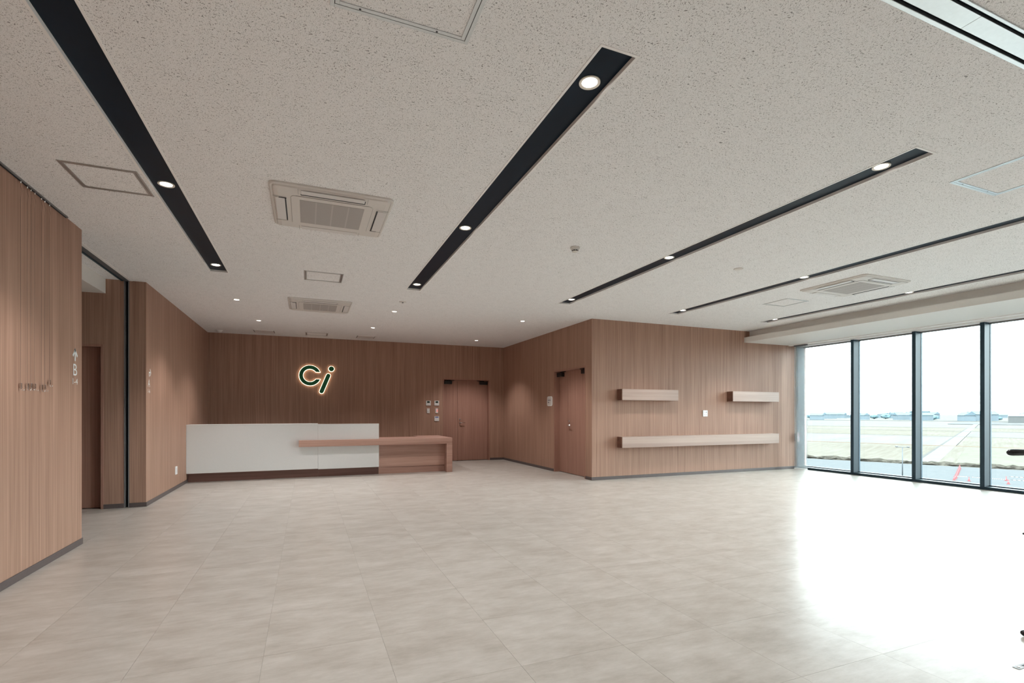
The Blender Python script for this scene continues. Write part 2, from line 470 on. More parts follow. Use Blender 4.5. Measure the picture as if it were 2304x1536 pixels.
# ceiling track of the sliding screen
t = struct_empty('trim_ceiling_track', (-2.2, 7, H))
MB().box(.023, .06, -2.2, 1.06, -.004, 0).build('track_lip', M['trimw'], t)
MB().box(-.040, .023, -2.2, 1.06, -.006, 0).build('track_base', M['track'], t)
MB().box(-.046, -.040, -2.2, 1.06, -.003, 0).build('track_gap', M['black'], t)
MB().box(-.066, -.046, -2.2, 1.06, -.012, 0).build('track_rail', M['frame'], t)

# ------------------------------------------------------------------ doors
def door(name, loc, rotz, W, Hd, small, depth, lever=True):
    """door set in local coordinates: x along the wall (0..W), y into the wall, front of wall at y = 0"""
    d = struct_empty(name, loc); d.rotation_euler = (0, 0, rotz)
    f = MB().box(-.026, .004, -.004, depth + .04, 0, Hd + .026).box(W - .004, W + .026, -.004, depth + .04, 0, Hd + .026)
    f.box(.004, W - .004, -.004, depth + .04, Hd - .004, Hd + .026)
    f.build('door_frame', M['door'], d, bevel=.0015)
    y0, y1 = depth, depth + .04
    g = .002
    leaves = []
    for a, b in (((.006, small - g), (small + g, W - .006)) if small else ((.006, W - .006),)):
        leaves.append(MB().box(a, b, y0, y1, .008, Hd - .006).build('door_leaf', M['door'], d, bevel=.0015))
    if small:
        MB().box(small - .02, small + .02, y1 - .004, y1 + .01, .0, Hd).build('astragal', M['gap'], d)
    if lever:
        hx = small + .062; big = leaves[-1]
        m = MB().lathe([(0, 0), (.026, 0), (.026, -.008), (.012, -.012), (.011, -.05), (0, -.052)], (hx, y0, .995), 20, 'y')
        m.tube([(hx, y0 - .047, .995), (hx + .03, y0 - .053, .995), (hx + .125, y0 - .053, .993)], [.010, .0095, .008], 10)
        m.build('handle', M['steel'], big, smooth=True)
        MB().lathe([(0, 0), (.021, 0), (.021, -.012), (.014, -.018), (0, -.018)], (hx, y0, 1.085), 20, 'y').box(hx-.004, hx+.004, y0-.03, y0-.016, 1.07, 1.10).build('lock', M['steel'], big, smooth=False)
        # closers, one on each leaf
        for x0, s in ((.02, 1), (W - .13, -1)):
            xa, xb = (x0, x0 + .21) if s > 0 else (x0 - .10, x0 + .11)
            c = MB().box(xa, xb, y0 - .075, y0, Hd - .112, Hd - .03).build('closer', M['closer'], d, bevel=.006)
            xm = xa + .1 if s > 0 else xb - .1
            a = MB().tube([(xm, y0 - .03, Hd - .03), (xm, y0 - .03, Hd - .018)], .012, 10)
            a.tube([(xm, y0 - .03, Hd - .016), (xm + s * .17, y0 - .06, Hd - .016)], .007, 8)
            a.tube([(xm + s * .17, y0 - .06, Hd - .016), (xm + s * .17, y0 - .005, Hd - .010)], .007, 8)
            a.build('closer_arm', M['closer'], c)
    return d
door('door_1', (D1[0], YB, 0), 0, D1[1] - D1[0], D1[2], .398, .12)
# side door: local x runs towards the camera (world -y), so it starts at the far jamb
door('door_2', (XR, D2[1], 0), -R(90), D2[1] - D2[0], D2[2], .382, .12)
door('door_3', (D3[0], YL, 0), 0, D3[1] - D3[0], D3[2], 0, .10, lever=False)

# ------------------------------------------------------------------ windows
mull_y = [6.793, 5.679, 4.678, 3.61, 2.54, 1.47, 0.40, -0.67, -1.74, -2.81, -3.88]
struct('trim_sill', MB().box(XW, XG + .06, YF, YC, -0.01, .046).box(XG - .02, XG + .05, YF, YC, .046, .062), M['frame'], bevel=.002)
struct('trim_head', MB().box(XW + .02, XG + .06, YF, YC, 2.735, 2.83), M['trimw'], bevel=.002)
struct('trim_head_bead', MB().box(XG - .03, XG + .05, YF, YC, 2.712, 2.735), M['alud'], bevel=.002)
struct('trim_outer_ledge', MB().box(XG + .06, XG + .34, YF, YC + 3, -0.03, .004), M['conc'])
struct('trim_ledge_edge', MB().box(XG + .34, XG + .36, YF, YC + 3, -0.06, .008), M['frame'])
edges = [YC] + mull_y + [YF]
for n in range(len(edges) - 1):
    ya, yb = edges[n], edges[n + 1]
    w = struct_empty('window_%d' % (n + 1), (XG, (ya + yb) / 2, 0))
    hy = (ya - yb) / 2
    MB().box(-.004, .004, -hy + .03, hy - .03, .05, 2.72).build('pane', M['glass'], w)
    if n == 0:
        MB().box(XW - XG, .03, hy - .045, hy, .046, 2.735).build('jamb', M['frame'], w, bevel=.002)
    if n < len(mull_y):
        m = MB().box(XW - XG, XW - XG + .012, -hy - .031, -hy + .031, .046, 2.735)
        m.box(XW - XG + .012, -.01, -hy - .027, -hy + .027, .046, 2.735)
        m.box(-.012, .03, -hy - .031, -hy + .031, .046, 2.735)
        m.build('mullion', M['mull'] if 'mull' in M else M['frame'], w, bevel=.0015)

# blind headrail, stacked sheer slats, cord
bl = thing('vertical_blind', 'sheer vertical blind drawn back into a narrow stack at the window corner', 'blind', (9.98, 7.9, 0))
MB().box(-.03, .05, YF - 7.88, .12, 2.738, 2.757).build('headrail', M['trimw'], bl, bevel=.002)
for i in range(10):
    y = -.285 + i * .027
    MB().box(-.052, .045, y, y + .0012, .045, 2.715).build('slat', M['sheer'], bl)
    MB().box(-.052, .045, y - .002, y + .003, .018, .046).build('slat_weight', M['plastic'], bl)
MB().box(-.03, .03, -.30, -.01, 2.712, 2.739).build('carrier_row', M['track'], bl)
cd = thing('blind_cord', 'white looped blind cord hanging beside the sheer blind', 'cord', (10.14, YC - .035, 0))
MB().tube([(-.012, 0, 2.74), (-.012, 0, .86), (-.008, 0, .815), (.004, 0, .80), (.016, 0, .815), (.020, 0, .86), (.020, 0, 2.74)], .0032, 6).build('loop', M['cord'], cd, smooth=True)
MB().box(-.006, .012, -.006, .006, .62, .80).build('weight', M['alud'], cd, bevel=.003)
tg = tag(MB().box(10.165, 10.225, YC - .075, YC - .072, .60, .815).build('paper_tag', M['tag']), 'small pink and white paper tag hanging by the blind cord', 'tag')
MB().box(10.165, 10.172, YC - .077, YC - .070, .60, .815).build('tag_edge', M['signw'], tg)

# ------------------------------------------------------------------ ceiling troughs
tl = ['black recessed ceiling trough nearest the left wall, over the left access panel',
      'black ceiling trough left of the smoke detector, its near end lit by a downlight',
      'black recessed ceiling trough running between the smoke detector and the nearest right access panel',
      'long black ceiling trough running just left of the right-hand air conditioner',
      'black ceiling trough closest to the windows, beside the white soffit']
for (a, b), lab in zip(TROUGHS, tl):
    cx = (a + b) / 2; w = (b - a) / 2; cy = (TY0 + TY1) / 2; hl = (TY1 - TY0) / 2
    t = thing('light_trough', lab, 'light trough', (cx, cy, H), 'black light troughs in the ceiling')
    MB().box(-w, w, -hl, hl, .0205, .03).build('trough_panel', M['black'], t)
    e = .013
    fr = MB().box(-w - e, -w, -hl - e, hl + e, -.003, 0).box(w, w + e, -hl - e, hl + e, -.003, 0)
    fr.box(-w, w, -hl - e, -hl, -.003, 0).box(-w, w, hl, hl + e, -.003, 0)
    fr.box(-w, -w + .0015, -hl, hl, -.003, .0205).box(w - .0015, w, -hl, hl, -.003, .0205)
    fr.box(-w, w, -hl, -hl + .0015, -.003, .0205).box(-w, w, hl - .0015, hl, -.003, .0205)
    fr.build('trough_frame', M['trimw'], t)

# ------------------------------------------------------------------ downlights
def lamp_data(power):
    l = bpy.data.lights.new('lamp', 'SPOT'); l.energy = power; l.color = LAMP_COL
    l.spot_size = R(104); l.spot_blend = 0.6; l.shadow_soft_size = 0.045
    return l
LD = lamp_data(LAMP_W); LDS = lamp_data(LAMP_W * 1.25)
def make_down(loc, label, r, data, group):
    t = thing('downlight', label, 'downlight', loc, group)
    MB().lathe([(r - .017, -.002), (r - .003, -.0075), (r, -.006), (r, 0), (r - .019, 0)], seg=36).build('rim', M['rim'], t, smooth=True)
    MB().lathe([(0.0, -.0035), (r - .0160, -.0033)], seg=36).build('lens', M['lens'], t)
    o = bpy.data.objects.new('lamp', data); COL.objects.link(o); o.parent = t; o.location = (0, 0, -.02)
    return t
ty_names = ['near', 'middle', 'far']
base_trough = None
tnames = ['leftmost black trough', 'second black trough from the left', 'third black trough from the left', 'fourth black trough from the left', 'black trough beside the windows']
for i, (a, b) in enumerate(TROUGHS):
    for j, y in enumerate((2.325, 4.60, 6.875)):
        lab = 'round lit downlight at the %s of the %s' % (('camera end', 'middle', 'far end')[j], tnames[i])
        p = ((a + b) / 2, y, H + .0205)
        if base_trough is None: base_trough = make_down(p, lab, .057, LD, 'downlights in the black troughs')
        else: dup(base_trough, p, lab)
small = [(-1.005, 8.765, 'small ceiling downlight above the left end of the white counter, nearer the camera'),
         (-.845, 10.59, 'small ceiling downlight above the white counter, left of the logo'),
         (1.397, 8.765, 'small ceiling downlight nearest the round sprinkler disc in front of the desk'),
         (1.253, 10.60, 'small ceiling downlight above the wooden desk, right of the logo'),
         (3.80, 8.757, 'small ceiling downlight in front of the side double door'),
         (3.784, 11.514, 'small ceiling downlight in the far corner by the back double door')]
base_small = None
for x, y, lab in small:
    if base_small is None: base_small = make_down((x, y, H), lab, .052, LDS, 'small downlights around the desk')
    else: dup(base_small, (x, y, H), lab)
# unseen downlights added behind the camera to brighten the room
for x in (-1.0, 1.4, 3.8, 6.0, 8.2):
    for y in (-.9,):
        o = dup(base_trough, (x, y, H), 'unseen fill downlight added behind the camera, %s row, %s from the left' % ('nearer' if y > -2 else 'farther', {-1.0: 'first', 1.4: 'second', 3.8: 'third', 6.0: 'fourth', 8.2: 'fifth'}[x])); o['group'] = 'added downlights behind the camera'

# ------------------------------------------------------------------ long silver slot band in the ceiling
bd = thing('ceiling_band', 'long silver ceiling band with two black slots crossing above the camera', 'ceiling band', (3.0, 1.30, H))
xa, xb = XL - 3.0, 8.80 - 3.0
MB().box(xa, xb, .052, .072, -.006, .012).box(xa, xb, -.069, -.056, -.006, .012).build('flange', M['alu'], bd, bevel=.002)
MB().box(xa, xb, -.069, .072, .022, .032).build('slot_back', M['gap'], bd)
x = -0.25 - 0.9 * 4
while x < xb:
    x0, x1 = max(x, xa) + .0008, min(x + .9, xb) - .0008
    if x1 > x0: MB().box(x0, x1, -.040, .037, -.003, .010).build('band_panel', M['alu'], bd, bevel=.001)
    x += .9

# ------------------------------------------------------------------ air conditioners
M['rib'] = plain('grille_rib', (0.47, 0.445, 0.425), 0.5, grain=0.02)
def make_ac(loc, label):
    t = thing('air_conditioner', label, 'air conditioner', loc, 'ceiling cassette air conditioners')
    S = .468
    # rim with a stepped, rounded edge
    m = MB()
    rings = [(S, 0), (S, -.012), (S - .008, -.018), (S - .018, -.018), (S - .020, -.014), (S - .024, -.014), (S - .03, -.026), (S - .06, -.033)]
    base = None
    for k, (s_, z) in enumerate(rings):
        pts = rrect(-s_, s_, -s_, s_, max(.018, .05 - (S - s_) * .6), 6); n = len(pts)
        m.v += [(x, y, z) for x, y in pts]
        if k:
            for i in range(n):
                m.f.append(((k-1)*n + i, (k-1)*n + (i+1) % n, k*n + (i+1) % n, k*n + i))
    m.f.append(tuple((len(rings)-1)*n + i for i in range(n)))
    m.build('casing', M['acp'], t, smooth=False)
    MB().prism(rrect(-.315, .315, -.315, .315, .035), -.0375, -.033).build('intake_panel', M['acp'], t)
    g = MB()
    for a, b, c, d in ((-.318, -.316, -.28, .28), (.316, .318, -.28, .28), (-.28, .28, .316, .318), (-.28, .28, -.318, -.316)):
        g.box(a, b, c, d, -.0345, -.0331)
    for s_ in (-1, 1):                                        # seams at the corner covers
        for q in (-.262, .262):
            g.box(q - .001, q + .001, s_ * .40 - .048, s_ * .40 + .048, -.0343, -.0325)
            g.box(s_ * .40 - .048, s_ * .40 + .048, q - .001, q + .001, -.0343, -.0325)
    g.build('seam', M['alud'], t)
    gr = MB().box(-.25, .25, -.255, .255, -.0395, -.0375).build('intake_grille', M['grille'], t)
    rb = MB()
    for x in (-.127, 0, .127): rb.box(x - .006, x + .006, -.25, .25, -.0402, -.0394)
    rb.build('grille_ribs', M['rib'], gr)
    for k in range(4):
        a = R(90 * k)
        def rot(mb):
            mb.v = [(x*math.cos(a) - y*math.sin(a), x*math.sin(a) + y*math.cos(a), z) for x, y, z in mb.v]; return mb
        rot(MB().box(-.24, .24, -.432, -.362, -.0375, -.033)).build('air_flap', M['flap'], t, bevel=.0015)
        w_ = (-.360, -.349) if k == 0 else (-.360, -.356) if k == 2 else (-.360, -.352)
        rot(MB().box(-.243, .243, w_[0], w_[1], -.0378, -.033).box(.2405, .2455, -.405, -.349, -.0378, -.033)).build('air_slot', M['gap'] if k != 2 else M['acp'], t)
    return t
pass
k = NT('ac_intake_mesh'); p = k.pos()
w1 = k.mathn('SINE', k.mathn('MULTIPLY', k.mathn('ADD', p[0], p[1]), 900))
w2 = k.mathn('SINE', k.mathn('MULTIPLY', k.mathn('SUBTRACT', p[0], p[1]), 900))
k.color(k.ramp(k.mathn('ADD', k.mathn('MULTIPLY', k.mathn('MULTIPLY', w1, w2), 0.5), 0.5), [(0.2, (0.34, 0.32, 0.31)), (0.8, (0.46, 0.43, 0.41))]))
k.b.inputs['Roughness'].default_value = 0.6; M['grille'] = k.m
ac = make_ac((.197, 4.625, H - .0005), 'nearest cassette air conditioner, white ceiling unit left of the second black trough')
dup(ac, (.197, 8.72, H - .0005), 'farther cassette air conditioner in the ceiling above the reception counter')
dup(ac, (6.95, 4.60, H - .0005), 'cassette air conditioner in the ceiling near the windows')

# ------------------------------------------------------------------ access panels
def hatch(x0, x1, y0, y1, label, w, mat, double=False, short=None):
    cx, cy = (x0+x1)/2, (y0+y1)/2; a, b = (x1-x0)/2, (y1-y0)/2
    t = thing('access_panel', label, 'access panel', (cx, cy, H), 'ceiling access panels')
    def ringm(a0, b0, ww, z0, z1, ww2=None):
        v = ww if ww2 is None else ww2
        return MB().box(-a0, -a0+ww, -b0, b0, z0, z1).box(a0-ww, a0, -b0, b0, z0, z1).box(-a0+ww, a0-ww, -b0, -b0+v, z0, z1).box(-a0+ww, a0-ww, b0-v, b0, z0, z1)
    h = w * .5
    ringm(a, b, h, -.004, 0).build('outer_frame', mat, t, bevel=.001)
    ringm(a - h, b - h, .0025, -.001, 0).build('frame_gap', M['gap'], t)
    ringm(a - h - .0025, b - h - .0025, h, -.004, 0).build('inner_frame', mat, t, bevel=.001)
    if double:
        m = MB()
        for x in (-.6 * a, .5 * a): m.lathe([(0, -.0047), (.005, -.0045), (.005, 0)], (x, b - h * 1.5, 0), 10); m.lathe([(0, -.0047), (.005, -.0045), (.005, 0)], (x, -b + h * 1.5, 0), 10)
        m.build('panel_lock', M['gap'], t)['kind'] = 'stuff'
    return t
hatch(-1.605, -1.140, 4.390, 4.845, 'square ceiling access panel between the left wall and the leftmost trough', .030, M['alu'])
hatch(-.034, .428, 6.654, 7.106, 'square ceiling access panel between the two left air conditioners', .030, M['alu'])
hatch(-.030, .430, 11.727, 12.170, 'farthest square ceiling access panel, close to the back wall above the logo', .030, M['alu'])
hatch(6.786, 7.252, 5.485, 5.938, 'square ceiling access panel behind the window-side air conditioner', .024, M['alu'])
hatch(4.510, 5.120, 1.655, 2.265, 'large square ceiling access panel cut by the right edge of the view', .036, M['alu'], True)
hatch(.090, .704, 1.668, 2.282, 'large square ceiling access panel cut by the top edge of the view', .036, M['alu'], True)

# supply diffusers near the back wall
for x0, x1, lab in ((-1.03, -.665, 'left flat white air outlet plate near the back wall'), (1.072, 1.43, 'right flat white air outlet plate near the back wall')):
    t = thing('air_outlet', lab, 'air outlet', ((x0+x1)/2, 11.96, H), 'flat air outlets near the back wall')
    w = (x1-x0)/2
    MB().box(-w, w, -.17, .17, -.012, -.004).build('outlet_plate', M['flap'], t, bevel=.002)
    MB().box(-w - .02, w + .02, -.19, .19, -.004, 0).build('outlet_frame', M['trimw'], t)
    MB().box(-w - .02, -w, -.17, .17, -.0055, -.0039).box(w, w + .02, -.17, .17, -.0055, -.0039).build('side_gap', M['alud'], t)['kind'] = 'stuff'

# ceiling devices
t = thing('smoke_detector', 'round white smoke detector with dark slots in the middle of the ceiling', 'smoke detector', (2.622, 4.650, H))
MB().lathe([(.050, 0), (.052, -.010), (.048, -.016), (.030, -.018)], seg=32).build('base', M['acp'], t, smooth=True)
MB().lathe([(.043, -.016), (.043, -.026), (.034, -.031), (.034, -.033)], seg=32).build('body', M['acp'], t, smooth=True)
m = MB()
for i in range(8):
    a = 2*math.pi*i/8; mb = MB().box(.0315, .0335, -.009, .009, -.041, -.032)
    mb.v = [(x*math.cos(a)-y*math.sin(a), x*math.sin(a)+y*math.cos(a), z) for x, y, z in mb.v]; m.add(mb.v, mb.f)
m.build('vent_slot', M['gap'], t)
MB().lathe([(.031, -.032), (.031, -.041), (.033, -.042), (.030, -.050), (.016, -.054), (0, -.054)], seg=32).build('cap', M['acp'], t, smooth=True)
t = thing('sprinkler_head', 'flat round sprinkler plate in the ceiling between the second trough and the desk', 'sprinkler', (1.397, 7.963, H))
MB().lathe([(.058, 0), (.056, -.004), (.03, -.007), (0, -.007)], seg=28).build('cover_plate', M['acp'], t, smooth=True)
MB().lathe([(.013, -.006), (.013, -.018), (.006, -.022), (0, -.022)], seg=16).build('nozzle', M['alud'], t, smooth=True)
t = tag(MB().lathe([(.0, 0), (.056, 0), (.055, -.006), (.045, -.009), (0, -.009)], seg=32).build('speaker_disc', M['acp'], loc=(4.847, 4.590, H), smooth=True), 'flat round plate flush in the ceiling right of the smoke detector', 'speaker')
t = thing('motion_sensor', 'small white dome sensor at the far left corner of the ceiling', 'sensor', (-1.715, 12.15, H))
MB().lathe([(.0, 0), (.068, 0), (.066, -.012), (.05, -.018)], seg=24).build('base', M['plastic'], t, smooth=True)
MB().lathe([(.05, -.016), (.046, -.035), (.030, -.05), (0, -.056)], seg=24).build('dome', M['flap'], t, smooth=True)

# ------------------------------------------------------------------ reception counter
KY = 10.56
t = thing('reception_counter', 'long white-fronted reception counter against the left wall', 'counter', (-.9, 10.46, 0))
ox, oy = -.9, 10.46
def cb(m, x0, x1, y0, y1, z0, z1): return m.box(x0 - ox, x1 - ox, y0 - oy, y1 - oy, z0, z1)
cb(MB(), XL + .001, .199, 10.46, 10.485, .165, 1.022).build('front_panel', M['white'], t, bevel=.0015)
cb(MB(), .201, 1.355, 10.46, 10.51, .155, 1.034).build('front_panel', M['white'], t, bevel=.0015)
cb(MB(), XL + .001, .199, 10.455, 10.88, 1.022, 1.040).build('counter_top', M['white'], t, bevel=.0015)
cb(cb(MB(), XL + .01, .199, 10.485, 10.87, .15, 1.022), .201, 1.34, 10.51, 10.60, .15, .60).build('carcass', M['plinth'], t)
cb(MB(), XL + .009, .199, KY, KY + .3, 0, .165).build('plinth', M['plinth'], t, bevel=.001)
cb(MB(), .201, 1.352, KY, KY + .3, 0, .155).build('plinth', M['plinth'], t, bevel=.001)
# wooden lower desk
t = thing('reception_desk', 'low walnut desk with a thick overhanging top at the right end of the white counter', 'desk', (1.36, 10.46, 0))
ox = 1.36
BZ0, BZ1 = .602, .726
top = [(-.145, 10.348), (2.862, 10.348), (2.862, 11.62), (2.285, 11.62), (2.285, 11.12), (1.357, 11.12), (1.357, 10.459), (-.145, 10.459)]
MB().prism([(x - ox, y - oy) for x, y in top], BZ0, BZ1).build('worktop', M['board'], t, bevel=.0015)
cb(MB(), 2.737, 2.862, 10.348, 11.10, 0, BZ0).build('leg', M['board'], t, bevel=.0015)
cb(MB(), 1.357, 2.737, 10.530, 10.555, .141, BZ0).build('front_board', M['board'], t, bevel=.001)
cb(MB(), 1.357, 2.737, 10.545, 10.585, 0, .139).build('plinth', M['boardp'] if 'boardp' in M else M['board'], t, bevel=.001)
cb(MB(), 2.29, 2.33, 11.10, 11.60, 0, BZ0).build('side_board', M['board'], t, bevel=.001)
cb(MB(), 2.82, 2.862, 11.10, 11.60, 0, BZ0).build('end_board', M['board'], t, bevel=.001)

# ------------------------------------------------------------------ wall shelves (hollow box boards)
def shelf(x0, x1, z0, z1, lab):
    d = .17; cx = (x0+x1)/2; a = (x1-x0)/2
    t = thing('box_shelf', lab, 'shelf', (cx, YC, z0), 'box shelves on the right wall')
    h = z1 - z0
    MB().box(-a, a, -d, -d + .02, 0, h).build('front_board', M['shelf'], t, bevel=.001)
    MB().box(-a, -a + .02, -d + .0205, 0, 0, h).build('end_board', M['shelfend'], t, bevel=.001)
    MB().box(a - .02, a, -d + .0205, 0, 0, h).build('end_board', M['shelfend'], t, bevel=.001)
    MB().box(-a + .0205, a - .0205, -d + .0205, 0, h - .02, h).build('top_board', M['shelf'], t)
    MB().box(-a + .0205, a - .0205, -d + .0205, 0, 0, .02).build('bottom_board', M['shelf'], t)
M['shelfend'] = board_wood('shaded_reddish_laminate', (0.13, 0.06, 0.042), (0.22, 0.11, 0.078))  # ends darker than the fronts: shade put into a reddish colour
shelf(5.445, 6.751, 1.492, 1.699, 'short wooden box shelf, upper left on the right-hand wall')
shelf(8.167, 9.480, 1.492, 1.699, 'short wooden box shelf, upper right beside the windows')
shelf(5.445, 9.480, .597, .802, 'long low wooden box shelf under the two short ones')

# ------------------------------------------------------------------ backlit logo on the back wall
lg = thing('logo_sign', 'dark green backlit logo of a C and a slanted i on the back wall', 'sign', (.066, YB, 2.118))
def c_outline(R0, R1, hgt, n=48):
    a0 = math.asin(hgt / R0); a1 = math.asin(hgt / R1)
    out = [(R0*math.cos(a0 + (2*math.pi - 2*a0)*i/n), R0*math.sin(a0 + (2*math.pi - 2*a0)*i/n)) for i in range(n + 1)]
    inn = [(R1*math.cos(a1 + (2*math.pi - 2*a1)*i/n), R1*math.sin(a1 + (2*math.pi - 2*a1)*i/n)) for i in range(n + 1)]
    return out, inn
def c_mesh(R0, R1, hgt, y0, y1):
    out, inn = c_outline(R0, R1, hgt); m = MB(); n = len(out)
    for y in (y0, y1):
        m.v += [(a, y, b) for a, b in out] + [(a, y, b) for a, b in inn]
    for i in range(n - 1):
        m.f += [(i, i+1, n+i+1, n+i), (2*n+i, 3*n+i, 3*n+i+1, 2*n+i+1), (i, 2*n+i, 2*n+i+1, i+1), (n+i, n+i+1, 3*n+i+1, 3*n+i)]
    m.f += [(0, n, 3*n, 2*n), (n-1, 3*n-1, 4*n-1, 2*n-1)]
    return m
def capsule(p, q, r, n=14):
    a = math.atan2(q[1]-p[1], q[0]-p[0]); pts = []
    for i in range(n + 1): t_ = a - math.pi/2 + math.pi*i/n; pts.append((q[0]+r*math.cos(t_), q[1]+r*math.sin(t_)))
    for i in range(n + 1): t_ = a + math.pi/2 + math.pi*i/n; pts.append((p[0]+r*math.cos(t_), p[1]+r*math.sin(t_)))
    return pts
ip, iq = (.2495, -.405 + .04), (.398, .0065)
ddot = (.4655, .168)
for kind, y0, y1, g in (('face', -.062, -.034, 0), ('light', -.034, -.014, .008)):
    mat = M['green'] if kind == 'face' else M['halo']
    sfx = '' if kind == 'face' else '_light'
    c_mesh(.2335 + g, .150 - g, .083 - g, y0, y1).build('letter' + sfx, mat, lg)
    MB().prism(capsule(ip, iq, .0466 + g), y0, y1, 'y').build('stem' + sfx, mat, lg)
    MB().prism(capsule((ddot[0], ddot[1]), (ddot[0] + .0001, ddot[1]), .059 + g), y0, y1, 'y').build('dot' + sfx, mat, lg)
m = MB()
for x, z in ((-.19, 0), (0, .19), (0, -.19), (.33, -.17), (.465, .168)): m.lathe([(.006, -.02), (.006, 0)], (x, 0, z), 8, 'y')
m.build('standoff', M['steel'], lg)

# ------------------------------------------------------------------ lettering signs on the left wall
def text_mesh(body, size, depth=.001):
    c = bpy.data.curves.new('t', 'FONT'); c.body = body; c.size = size; c.align_x = 'CENTER'; c.extrude = depth; c.resolution_u = 6
    o = bpy.data.objects.new('t', c); COL.objects.link(o)
    dg = bpy.context.evaluated_depsgraph_get(); me = bpy.data.meshes.new_from_object(o.evaluated_get(dg))
    bpy.data.objects.remove(o); bpy.data.curves.remove(c); return me
def put_text(name, body, cap_h, width, loc, mat, parent):
    me = text_mesh(body, 1.0, 0)
    xs = [v.co.x for v in me.vertices]; ys = [v.co.y for v in me.vertices]
    w, h = max(xs)-min(xs), max(ys)-min(ys); cx, y0 = (max(xs)+min(xs))/2, min(ys)
    for v in me.vertices: v.co = ((v.co.x - cx) * width / w, (v.co.y - y0) * cap_h / h, 0)
    me.materials.clear(); me.materials.append(mat)
    o = bpy.data.objects.new(name, me); COL.objects.link(o); o.parent = parent; o.location = loc; o.rotation_euler = (R(90), 0, 0)
    return o
# a sign is built in local x (reading direction) / z, then turned to face +x
s1 = thing('direction_sign', 'white wall lettering with an upward arrow, B and 1-4', 'sign', (XL + .002, 5.838, 1.5), rot=(0, 0, R(90)))
MB().prism([(-.010, .232), (.010, .232), (.010, .318), (.010, .348), (-.010, .348)], -.001, 0, 'y').prism([(-.054, .285), (-.040, .268), (.0, .320), (.040, .268), (.054, .285), (.0, .350)], -.001, 0, 'y').build('arrow', M['signw'], s1)
put_text('letter', 'B', .107, .080, (0, -.001, .098), M['signw'], s1)
put_text('number', '1-4', .054, .108, (0, -.001, .017), M['signw'], s1)
s2 = thing('direction_sign', 'small white wall lettering with a right-turning arrow, A and 1-6', 'sign', (XL + .002, 8.186, 1.5), rot=(0, 0, R(90)))
MB().prism([(-.002, .247), (.018, .247), (.018, .295), (.065, .295), (.065, .313), (-.002, .313)], -.001, 0, 'y').prism([(.045, .262), (.058, .250), (.098, .303), (.058, .358), (.045, .344), (.078, .303)], -.001, 0, 'y').build('arrow', M['signw'], s2)
put_text('letter', 'A', .101, .100, (0, -.001, .107), M['signw'], s2)
put_text('number', '1-6', .052, .104, (0, -.001, .024), M['signw'], s2)

# ------------------------------------------------------------------ picture rail and hanging wires
rl = tag(MB().box(XL, XL + .022, YF, 5.64, H - .012, H).build('picture_rail', M['alud'], bevel=.001), 'dark picture rail along the top of the near left wall', 'picture rail')
MB().box(XL + .003, XL + .012, YF, 5.635, H - .0135, H - .0119).build('rail_slot', M['black'], rl)
wn = ['first', 'second', 'third', 'fourth', 'fifth', 'sixth']
for i, (y, zb) in enumerate(((4.857, 1.435), (4.952, 1.439), (5.006, 1.442), (5.067, 1.441), (5.173, 1.438), (5.229, 1.443), (5.309, 1.487))):
    lab = 'hanging picture wire with a higher steel hook, rightmost of the seven' if i == 6 else 'hanging picture wire with a steel hook, %s of the seven from the left' % wn[i]
    t = thing('picture_wire', lab, 'picture hook', (XL + .012, y, H - .012), 'picture wires on the near left wall')
    zl = zb - (H - .012)
    MB().lathe([(0, 0), (.006, 0), (.006, -.012), (.003, -.02), (0, -.02)], (0, 0, 0), 12).build('runner', M['steel'], t, smooth=True)
    MB().tube([(0, 0, -.018), (.004, -.010, -.045), (.004, .008, -.075), (0, .002, -.13), (0, 0, zl + .04)], .0007, 5).build('wire', M['wire'], t)
    MB().box(-.006, .008, -.006, .006, zl, zl + .040).build('hook_body', M['steel'], t, bevel=.002)
    MB().tube([(.002, 0, zl), (.006, 0, zl - .014), (.018, 0, zl - .018), (.022, 0, zl - .006)], .0022, 8).build('hook', M['steel'], t, smooth=True)

# ------------------------------------------------------------------ wall plates and controllers
def plate_y(name, x0, x1, z0, z1, y, lab, cat, mat='plastic', group=None):
    t = thing(name, lab, cat, ((x0+x1)/2, y, (z0+z1)/2), group)
    a, b = (x1-x0)/2, (z1-z0)/2
    MB().prism(rrect(-a, a, -b, b, .006, 3), -.014, 0, 'y').build('plate', M[mat], t, bevel=.002)
    return t, a, b
g = 'wall controllers beside the back door'
t, a, b = plate_y('thermostat', 2.786, 2.906, 1.438, 1.562, YB, 'square white thermostat with dark screen, left of the two', 'thermostat', group=g)
MB().box(-.033, .035, -.0155, -.0135, .004, .048).build('screen', M['screen'], t); MB().box(.0, .026, -.0165, -.0135, -.020, -.006).build('button', M['signw'], t); MB().box(-.045, .045, -.015, -.0135, -.046, -.026).build('button_row', M['flap'], t)
t, a, b = plate_y('thermostat', 3.000, 3.122, 1.438, 1.562, YB, 'square white thermostat with dark screen, right one next to the back door', 'thermostat', group=g)
MB().box(-.033, .035, -.0155, -.0135, .004, .048).build('screen', M['screen'], t); MB().box(-.045, .045, -.015, -.0135, -.046, -.026).build('button_row', M['flap'], t)
t, a, b = plate_y('light_switch', 2.806, 2.880, 1.245, 1.367, YB, 'narrow cream light switch under the left thermostat', 'switch', 'acp', g)
MB().box(-.022, .022, -.017, -.0135, -.045, .042).build('rocker', M['plastic'], t, bevel=.002); MB().box(-.014, -.002, -.018, -.0165, -.03, -.018).build('indicator', M['ink'], t)
t, a, b = plate_y('light_switch', 3.027, 3.092, 1.245, 1.367, YB, 'narrow grey light switch glowing pink under the right thermostat', 'switch', 'flap', g)
MB().box(-.006, .028, -.017, -.0135, -.034, .034).build('lit_rocker', M['red'], t, bevel=.002)
